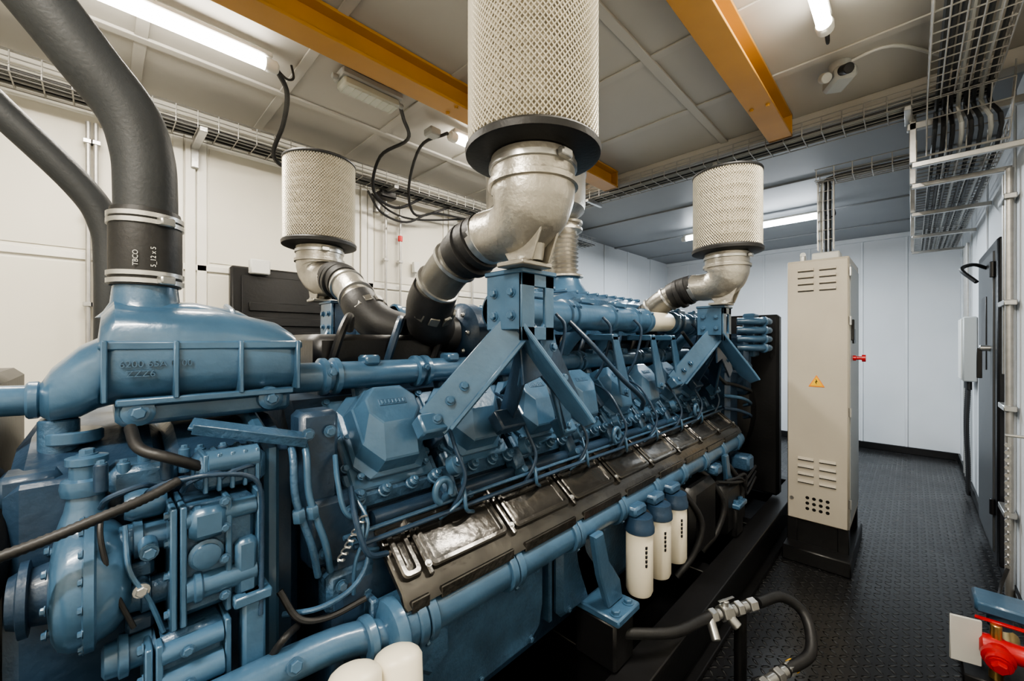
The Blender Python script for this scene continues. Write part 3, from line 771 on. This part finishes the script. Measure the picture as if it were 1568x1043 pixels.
# upper studs / governor on the gearcase top
b.box((.06,1.10,-.265),(.10,.10,.05),BLUE2,None,.01)
for k in range(9):
    x=.0+.03*k; y=1.03+.03*(k%3)
    b.cyl((x,y,-.27),(x,y,-.22-.01*(k%2)),.010,BLUE if k%3 else DBLUE,12); b.bolt((x,y,-.22-.01*(k%2)),Z,.006)
for k in range(4):
    x=-.0+.055*k
    b.tube([(x,1.0,-.29),(x+.01,.98,-.27),(x+.05,.98,-.26),(x+.07,1.0,-.27)],.005,DBLUE,8)
b.lathe((.03,1.04,-.31),X,[(0,.022),(.01,.028),(.05,.028),(.06,.022)],BLUE,18)
b.tube([(.03,1.0,-.33),(.035,.97,-.40),(.06,.965,-.46),(.08,.97,-.53)],.004,BLUE,8)
b.tube([(-.0,1.0,-.30),(.0,.975,-.34),(.015,.965,-.42),(.04,.965,-.50)],.004,RUB,8)
# diagonal brace channel under housing
b.beam((.13,1.06,-.172),(.33,1.0,-.225),.042,.007,BLUE2,up=V((0,-.4,1)))
b.beam((.13,1.04,-.180),(.33,.98,-.233),.006,.024,BLUE2,up=V((0,-.4,1)))
b.tube([(.04,1.08,-.17),(.05,1.02,-.20),(.09,.99,-.22),(.14,1.0,-.25)],.010,RUB,10)
b.done('gear_case',eng)
b=B()
b.tube([(-.25,.93,-.33),(-.10,.93,-.31),(0,.93,-.285),(.06,.94,-.27),(.10,.95,-.255)],.009,RUB,12,corr=.008)
b.tube([(.10,.95,-.255),(.14,.93,-.25),(.20,.93,-.265),(.225,.93,-.30),(.23,.94,-.40),(.225,.93,-.55)],.0050,DBLUE,10,corr=.006)
b.tube([(-.2,.9,-.42),(-.13,.89,-.45),(-.125,.89,-.50),(-.16,.9,-.6)],.022,RUB,12)
b.box((-.118,.885,-.435),(.012,.008,.008),YEL,None,.001)
b.tube([(.30,.95,-.62),(.26,.9,-.60),(.24,.92,-.64),(.22,.95,-.7)],.008,RUB,10,corr=.008)
b.done('wiring_harness',eng)
b=B()
for x,y,z in ((.36,.80,-.65),(.455,.80,-.665)):
    b.lathe((x,y,z),V((-.15,-.3,-1)),[(0,.006),(.002,.022),(.007,.036),(.014,.046),(.024,.052),(.25,.052),(.26,.046)],CREAM,32)
b.done('fuel_filter_pair',eng)

# engine mount feet
b=B()
for x in (1.33,2.75):
    for y in(.80,.90):
        b.prism([(0,0),(.06,.0),(.10,-.12),(.18,-.22),(.20,-.30),(.10,-.30),(.04,-.16)],(x-.10,y,-.70),X,Z,(0,.03,0),BLUE,.006)
    b.bx(x-.04,x+.12,.74,.96,-1.03,-1.0,BLUE,.006); b.bx(x-.03,x+.11,.76,.94,-1.21,-1.03,BLACK,.01)
    for q in(-.01,.08): b.bolt((x+q,.77,-1.0),Z,.016)
b.done('engine_mount',eng)
# oil filter canisters
b=B()
for x in(1.56,1.735,1.91):
    b.lathe((x,.80,-.72),-Z,[(0,.03),(.0,.052),(.03,.056),(.04,.06),(.06,.06),(.065,.055)],DBLUE,28)
    b.lathe((x,.80,-.785),-Z,[(0,.052),(.004,.054),(.235,.054),(.25,.048),(.256,.03),(.257,.0)],CREAM,32)
    for q in range(5): b.box((x-.030,.7545,-.83-.018*q),(.010,.006,.012),BLACK,None,.001)
    b.bx(x-.05,x+.05,.79,.95,-.72,-.68,BLUE2,.01)
    b.tube([(x+.03,.84,-.70),(x+.08,.80,-.74),(x+.10,.82,-.82),(x+.08,.88,-.9)],.010,RUB,8)
b.done('oil_filter',eng)
# under-engine hoses and dark boxes
b=B()
b.bx(2.15,2.5,.80,.98,-1.15,-.78,BLACK,.03); b.bx(2.6,3.0,.78,.98,-1.18,-.88,BLACK,.03)
for k in range(3):
    x=2.1+.35*k
    b.tube([(x,.9,-.75),(x+.03,.84,-.8),(x+.1,.78,-.95),(x+.05,.8,-1.1),(x-.05,.85,-1.2)],.016,RUB,10)
for k in range(3): b.tube([(2.5+.15*k,.80,-.82-.03*k),(2.7+.1*k,.76,-.86),(2.95,.77,-.9-.05*k),(3.3,.8,-.9-.04*k)],.010,[RUB,BLACK][k%2],8)
b.box((3.05,.82,-.82),(.12,.12,.1),BLUE2,None,.015); b.box((2.55,.85,-.76),(.1,.1,.06),BLUE2,None,.015)
b.done('under_engine_hoses',eng)
b=B(); b.bx(-.55,-.16,1.3,1.9,-1.19,-.08,BLACK,.02); b.bx(-.5,-.2,1.22,1.3,-.14,-.06,BLACK,.01); b.done('front_guard',eng)

# ------------------------------------------------------------------ alternator / black enclosure behind
b=B()
b.bx(3.62,3.72,.72,2.2,-1.19,.20,BLACK,.02)
b.lathe((3.42,1.47,-.55),X,[(0,.45),(.05,.6),(.2,.6),(.22,.5),(.3,.48),(1.4,.48),(1.45,.40)],BLACK,40)
b.bx(4.0,4.8,1.0,1.95,-.2,.1,BLACK,.02); b.bx(3.9,4.9,1.0,1.95,-1.19,-.9,BLACK,.02)
for k in range(6): b.bx(4.1+.1*k,4.15+.1*k,.98,1.0,-.15,.05,BLACK,.004)
b.done('alternator',eng)

# ------------------------------------------------------------------ air filters
def diamond(r,z0,z1,n,rows):
    vs=[];fs=[];st=(z1-z0)/rows
    for j in range(rows+1):
        for i in range(n):
            a=2*math.pi*(i+.5*(j%2))/n
            vs.append((r*math.cos(a),r*math.sin(a),z0+st*j))
    for j in range(0,rows-1):
        for i in range(n):
            o=(j%2)
            lo=j*n+i
            l=(j+1)*n+((i-1+o)%n); rr_=(j+1)*n+((i+o)%n); top=(j+2)*n+i
            fs.append((lo,rr_,top,l))
    return vs,fs
FB,FT=.512,.925
dv,df=diamond(.172,FB,FT,80,50)
dm=bpy.data.meshes.new('filter_mesh_cage'); dm.from_pydata([(a,c,d+H) for a,c,d in dv],[],df); dm.materials.append(MESHM)
def filt(name,x,y,sy,tag):
    e=empty(name)
    o=bpy.data.objects.new('mesh_cage',dm); bpy.context.collection.objects.link(o); o.location=(x,y,0); o.parent=e
    w=o.modifiers.new('wire','WIREFRAME'); w.thickness=.0048; w.use_even_offset=False; w.use_replace=True
    b=B()
    n=220; vs=[];fs=[]; zs=[FB]
    k=0
    while zs[-1]<FT-.06: zs+= [zs[-1]+.05, zs[-1]+.053, zs[-1]+.061, zs[-1]+.064]
    zs.append(FT)
    for j,z in enumerate(zs):
        for i in range(n):
            a=2*math.pi*i/n; r=.165 if i%2 else .157
            if j%4 in(2,3) and j<len(zs)-1: r=.1665
            vs.append((x+r*math.cos(a),y+r*math.sin(a),z))
    for j in range(len(zs)-1):
        for i in range(n):
            k=(i+1)%n; fs.append([j*n+i,j*n+k,(j+1)*n+k,(j+1)*n+i])
    b.add(vs,fs,PAPER)
    b.lathe((x,y,FT-.004),Z,[(0,.175),(.003,.178),(.012,.178),(.016,.17),(.016,.02)],RUB,48)
    b.done('pleated_element',e,ang=80)
    b=B()
    b.lathe((x,y,.495),Z,[(-.008,.10),(-.006,.172),(-.003,.180),(.012,.182),(.018,.178),(.022,.172)],RUB,56)
    b.lathe((x,y,.425),Z,[(0,.108),(.0,.112),(.02,.113),(.060,.113),(.064,.10)],SILV,36)
    b.lathe((x,y,.452),Z,[(0,.115),(.002,.119),(.016,.119),(.018,.115)],STEEL,36)
    b.box((x-.02,y-.125,.461),(.04,.02,.022),STEEL,None,.004)
    b.done('base_flange',e)
    b=B()
    def p(dy,z,dx=0): return (x+dx,y+sy*dy,z)
    b.tube([p(0,.43),p(0,.41),p(.002,.385),p(.012,.355),p(.04,.325),p(.09,.31),p(.14,.31),p(.19,.312)],[.112,.114,.113,.108,.096,.082,.077,.076],SILV,32,6)
    b.lathe(p(0,.405),Z,[(0,.112),(.002,.122),(.016,.122),(.018,.112)],SILV,36)
    b.lathe(p(0,.215),Z,[(0,.028),(.04,.034),(.10,.066),(.14,.096),(.17,.10)],SILV,24)
    b.box(p(.03,.206),(.12,.10,.014),SILV,None,.004)
    for a in(-.035,.035):
        b.prism([(.0,.36),(sy*.11,.30),(sy*.05,.21),(sy*-.03,.21),(sy*-.09,.36)],(x+a-.004,y,0),Y,Z,(.008,0,0),SILV,.002)
    for q in(-.045,.045): b.bolt(p(.0,.213,q),Z,.009,STEEL)
    b.done('intake_elbow',e)
    b=B()
    d=V((0,sy*.9,-.3)).normalized()
    for t,m_,r0 in((0,STEEL,.080),(.03,RUB,.086),(.075,RUB,.09)):
        b.lathe(V(p(.175,.312))+d*t,d,[(0,r0-.003),(.002,r0),(.024,r0),(.026,r0-.003)],m_,32)
    b.tube([p(.18,.312),p(.25,.295),p(.31,.27)],[.08,.082,.08],RUB,28)
    b.tube([p(.30,.275),p(.38,.235),p(.45,.18),p(.50,.13,.01)],[.073,.073,.072,.07],DUCT if sy>0 else SILV,28)
    b.tube([p(.45,.18),p(.50,.13,.01),p(.56,.07,.05),p(.62,.04,.12)],[.080,.084,.086,.08],RUB,28)
    for q,z,m_ in((.33,.262,STEEL),(.43,.20,STEEL)):
        b.lathe(p(q,z),V((0,sy*.85,-.55)),[(0,.075),(.002,.081),(.014,.081),(.016,.075)],m_,32)
    for i in range(10):
        a=2*math.pi*i/10; ax=V((.1,sy*.75,-.65)).normalized(); u=X; v=ax.cross(u).normalized(); u=v.cross(ax)
        cpt=V(p(.505,.125,.02))+(u*math.cos(a)+v*math.sin(a))*.083
        b.box(cpt,(.035,.035,.012),DUCT,Matrix((u*-math.sin(a)+v*math.cos(a),ax,u*math.cos(a)+v*math.sin(a))).transposed(),.004)
    b.done('intake_hose_'+tag,eng)
    return e
filt('air_filter',.82,.73,1,'a')
filt('air_filter.001',2.47,.74,1,'b')
filt('air_filter.002',.81,2.22,-1,'c')
filt('air_filter.003',2.47,2.20,-1,'d')

# ------------------------------------------------------------------ coolant hoses front
b=B()
b.tube([(.075,1.28,.24),(.075,1.28,.34),(.07,1.28,.43),(.045,1.28,.52),(-.02,1.28,.61),(-.11,1.28,.73),(-.35,1.28,1.03),(-.68,1.28,1.455)],.058,INS,32,8)
b.lathe((.075,1.28,.125),Z,[(0,.058),(.0,.064),(.02,.066),(.155,.066),(.175,.063),(.175,.058)],RUB,32)
for z in(.128,.145,.262,.277): b.lathe((.075,1.28,z),Z,[(0,.066),(.001,.0695),(.011,.0695),(.012,.066)],STEEL,32)
for z in(.137,.27): b.box((.105,1.215,z),(.03,.02,.02),STEEL,Matrix.Rotation(.5,3,'Z'),.003)
b.done('coolant_hose')
for i,(t,dx) in enumerate((('TBCO',-.018),('5_12 x 5',.012))):
    cu=bpy.data.curves.new('hose_marking','FONT'); cu.body=t; cu.size=.013; cu.extrude=.0006; cu.materials.append(WHITEP)
    o=bpy.data.objects.new('marking_%d'%i,cu); bpy.context.collection.objects.link(o); o.parent=bpy.data.objects['coolant_hose']
    o.location=(.075+dx,1.2125+abs(dx)*.1,.165+H); o.rotation_euler=(math.pi/2,-math.pi/2,0)
b=B()
b.tube([(.02,1.62,-.1),(.02,1.62,.2),(.01,1.62,.32),(-.04,1.62,.42),(-.2,1.62,.60),(-.5,1.62,.93),(-.98,1.62,1.455)],.036,INS,24,8)
b.done('coolant_hose.001')

# ------------------------------------------------------------------ hydraulic hose on the floor
b=B()
b.tube([(1.35,.80,-1.1),(1.55,.66,-1.13),(1.72,.62,-1.15),(1.78,.60,-1.15)],.02,RUB,12)
b.tube([(2.02,.48,-1.15),(2.16,.42,-1.16),(2.20,.34,-1.22),(2.08,.30,-1.30),(1.94,.36,-1.33)],.022,RUB,12)
q=V((1.78,.60,-1.15)); d=V((2.02,.48,-1.15))-q; L=d.length; d.normalize()
for t,r,l in((0,.028,.03),(.035,.022,.02),(.06,.034,.05),(.115,.024,.02),(.14,.030,.03),(.175,.022,.03),(.21,.028,.04)):
    b.lathe(q+d*t,d,[(0,r-.004),(.003,r),(l-.003,r),(l,r-.004)],STEEL,6 if r>.025 else 16)
b.cyl(q+d*.085,q+d*.085+Z*.05,.014,STEEL); b.beam(q+d*.05+Z*.05,q+d*.13+Z*.055,.012,.004,STEEL)
b.cyl(q+d*.085,q+d*.085-V((.0,.05,.04)),.02,STEEL); b.cyl(q+d*.0,q+V((-.04,-.04,-.06)),.018,STEEL)
q=V((1.97,.35,-1.33)); d=V((-.22,.08,-.01)).normalized()
for t,r,l in((0,.027,.03),(.035,.022,.03),(.07,.03,.03),(.105,.022,.05),(.16,.028,.03)):
    b.lathe(q+d*t,d,[(0,r-.004),(.003,r),(l-.003,r),(l,r-.004)],STEEL,6 if r>.025 else 16)
b.lathe(q-d*.02,d,[(0,.025),(.02,.025)],YEL,14)
b.cyl((1.80,.42,-1.5),(1.80,.42,-1.33),.03,BLACK); b.cyl((1.95,.53,-1.5),(1.95,.53,-1.16),.025,BLACK)
b.done('hydraulic_hose')

# ------------------------------------------------------------------ red valve group near right wall
b=B(); c=V((2.72,-.26,-1.33))
b.box(c+V((-.02,.09,.0)),(.012,.10,.20),WHITEP,Matrix.Rotation(.25,3,'Z'),.003)
b.lathe(c+V((0,.05,0)),-Y,[(0,.03),(.01,.045),(.05,.048),(.08,.04),(.12,.04),(.15,.045)],RED,24)
b.lathe(c+V((0,.0,.0)),V((-1,0,-.2)),[(-.03,.04),(.04,.042),(.05,.05),(.07,.05),(.075,.04),(.10,.04)],RED,24)
b.cyl(c+V((0,0,.03)),c+V((0,0,.10)),.018,BRASS); b.beam(c+V((.02,.06,.10)),c+V((0,-.08,.11)),.022,.008,RED)
b.cyl(c+V((.10,-.02,.05)),c+V((.10,-.02,.16)),.04,BLUE); b.bx(2.74,2.9,-.42,-.2,-1.21,-1.16,BLUE,.01)
b.cyl(c+V((.06,-.05,-.03)),c+V((.2,-.06,-.03)),.03,BRASS); b.bolt(c+V((-.1,0,-.02)),V((-1,0,-.2)),.026,RED)
b.cyl(c+V((0,0,-.17)),c+V((0,0,-.03)),.022,BRASS); b.bx(2.66,2.90,-.40,-.16,-1.5,-1.46,BLACK,.006)
b.tube([c+V((.1,0,-.05)),c+V((.2,.05,-.1)),c+V((.3,0,-.14))],.015,RUB,8)
b.done('red_shutoff_valve')

# ------------------------------------------------------------------ right wall things
b=B()
for y,x in((-.40,6.1),(-.40,6.25),(-.40,6.4)):
    b.cyl((x,y,-1.4),(x,y,.98),.012,TRAY,8)
b.cyl((3.62,-.395,-1.45),(3.62,-.395,.98),.018,TRAY,12); b.cyl((3.75,-.395,-.2),(3.75,-.395,.98),.014,TRAY,12)
for z in(-1,-.4,.2,.8): b.bx(3.58,3.8,-.42,-.37,z,z+.03,STEEL,.003)
b.done('electrical_conduit.001')
b=B(); b.bx(5.6,5.95,Y0+.002,-.335,-.38,.22,GREYP,.01); b.bx(5.62,5.93,-.335,-.325,-.36,.20,WHITEP,.008)
for k in range(3): b.cyl((5.68+.09*k,-.38,-.38),(5.68+.09*k,-.38,-.46),.02,BLACK,12)
for k in range(3): b.tube([(5.68+.09*k,-.38,-.44),(5.68+.09*k,-.37,-.8),(5.7+.06*k,-.38,-1.2),(5.7+.06*k,-.38,-1.45)],.014,RUB,8,corr=.02)
b.done('junction_box')
dr=empty('door_1'); b=B()
b.bx(3.88,4.85,Y0+.002,-.375,-1.40,.64,BLACK,.012); b.bx(3.98,4.74,-.378,-.366,-1.34,.57,DGREY,.008)
b.bx(4.25,4.5,-.366,-.360,-.2,.3,BLACK,.02)
b.done('leaf',dr)
b=B(); b.cyl((4.10,-.37,-.05),(4.10,-.32,-.05),.02,STEEL); b.beam((4.10,-.32,-.05),(4.10,-.32,-.25),.025,.012,BLACK,up=X)
b.cyl((3.96,-.365,.4),(3.96,-.365,.5),.015,BLACK); b.cyl((3.96,-.365,-1.1),(3.96,-.365,-1.0),.015,BLACK)
b.tube([(4.3,-.37,.5),(4.2,-.3,.52),(4.1,-.24,.48),(4.0,-.3,.38)],.012,RUB,8)
b.done('handle_and_hinges',dr)
b=B()
z=-.55
while z>-1.2:
    b.lathe((3.35,-.36,z),(1,0,0) if int(z*50)%2 else (0,1,0),[(-.003,.012),(.003,.012)],STEEL,10); z-=.02
b.tube([(3.35,-.36,-.5),(3.35,-.36,-.56)],.004,STEEL,6,smooth=False); b.cyl((3.35,-.428,-.5),(3.35,-.35,-.5),.008,STEEL)
b.tube([(3.35,-.36,-1.2),(3.30,-.33,-1.3),(3.1,-.30,-1.38)],.008,RUB,6)
b.done('hanging_chain')

# ------------------------------------------------------------------ world, camera
w=bpy.data.worlds.new('World'); bpy.context.scene.world=w; w.use_nodes=True
w.node_tree.nodes['Background'].inputs[0].default_value=(.5,.55,.6,1); w.node_tree.nodes['Background'].inputs[1].default_value=.3
try: bpy.context.scene.view_settings.look='AgX - Medium High Contrast'
except Exception: pass
cd=bpy.data.cameras.new('camera'); co=bpy.data.objects.new('camera',cd); bpy.context.collection.objects.link(co)
cd.sensor_width=36; cd.lens=36*760/1920; cd.clip_start=.02
co.location=(0,0,H); co.rotation_euler=(math.radians(90),0,math.radians(44.6-90))
bpy.context.scene.camera=co
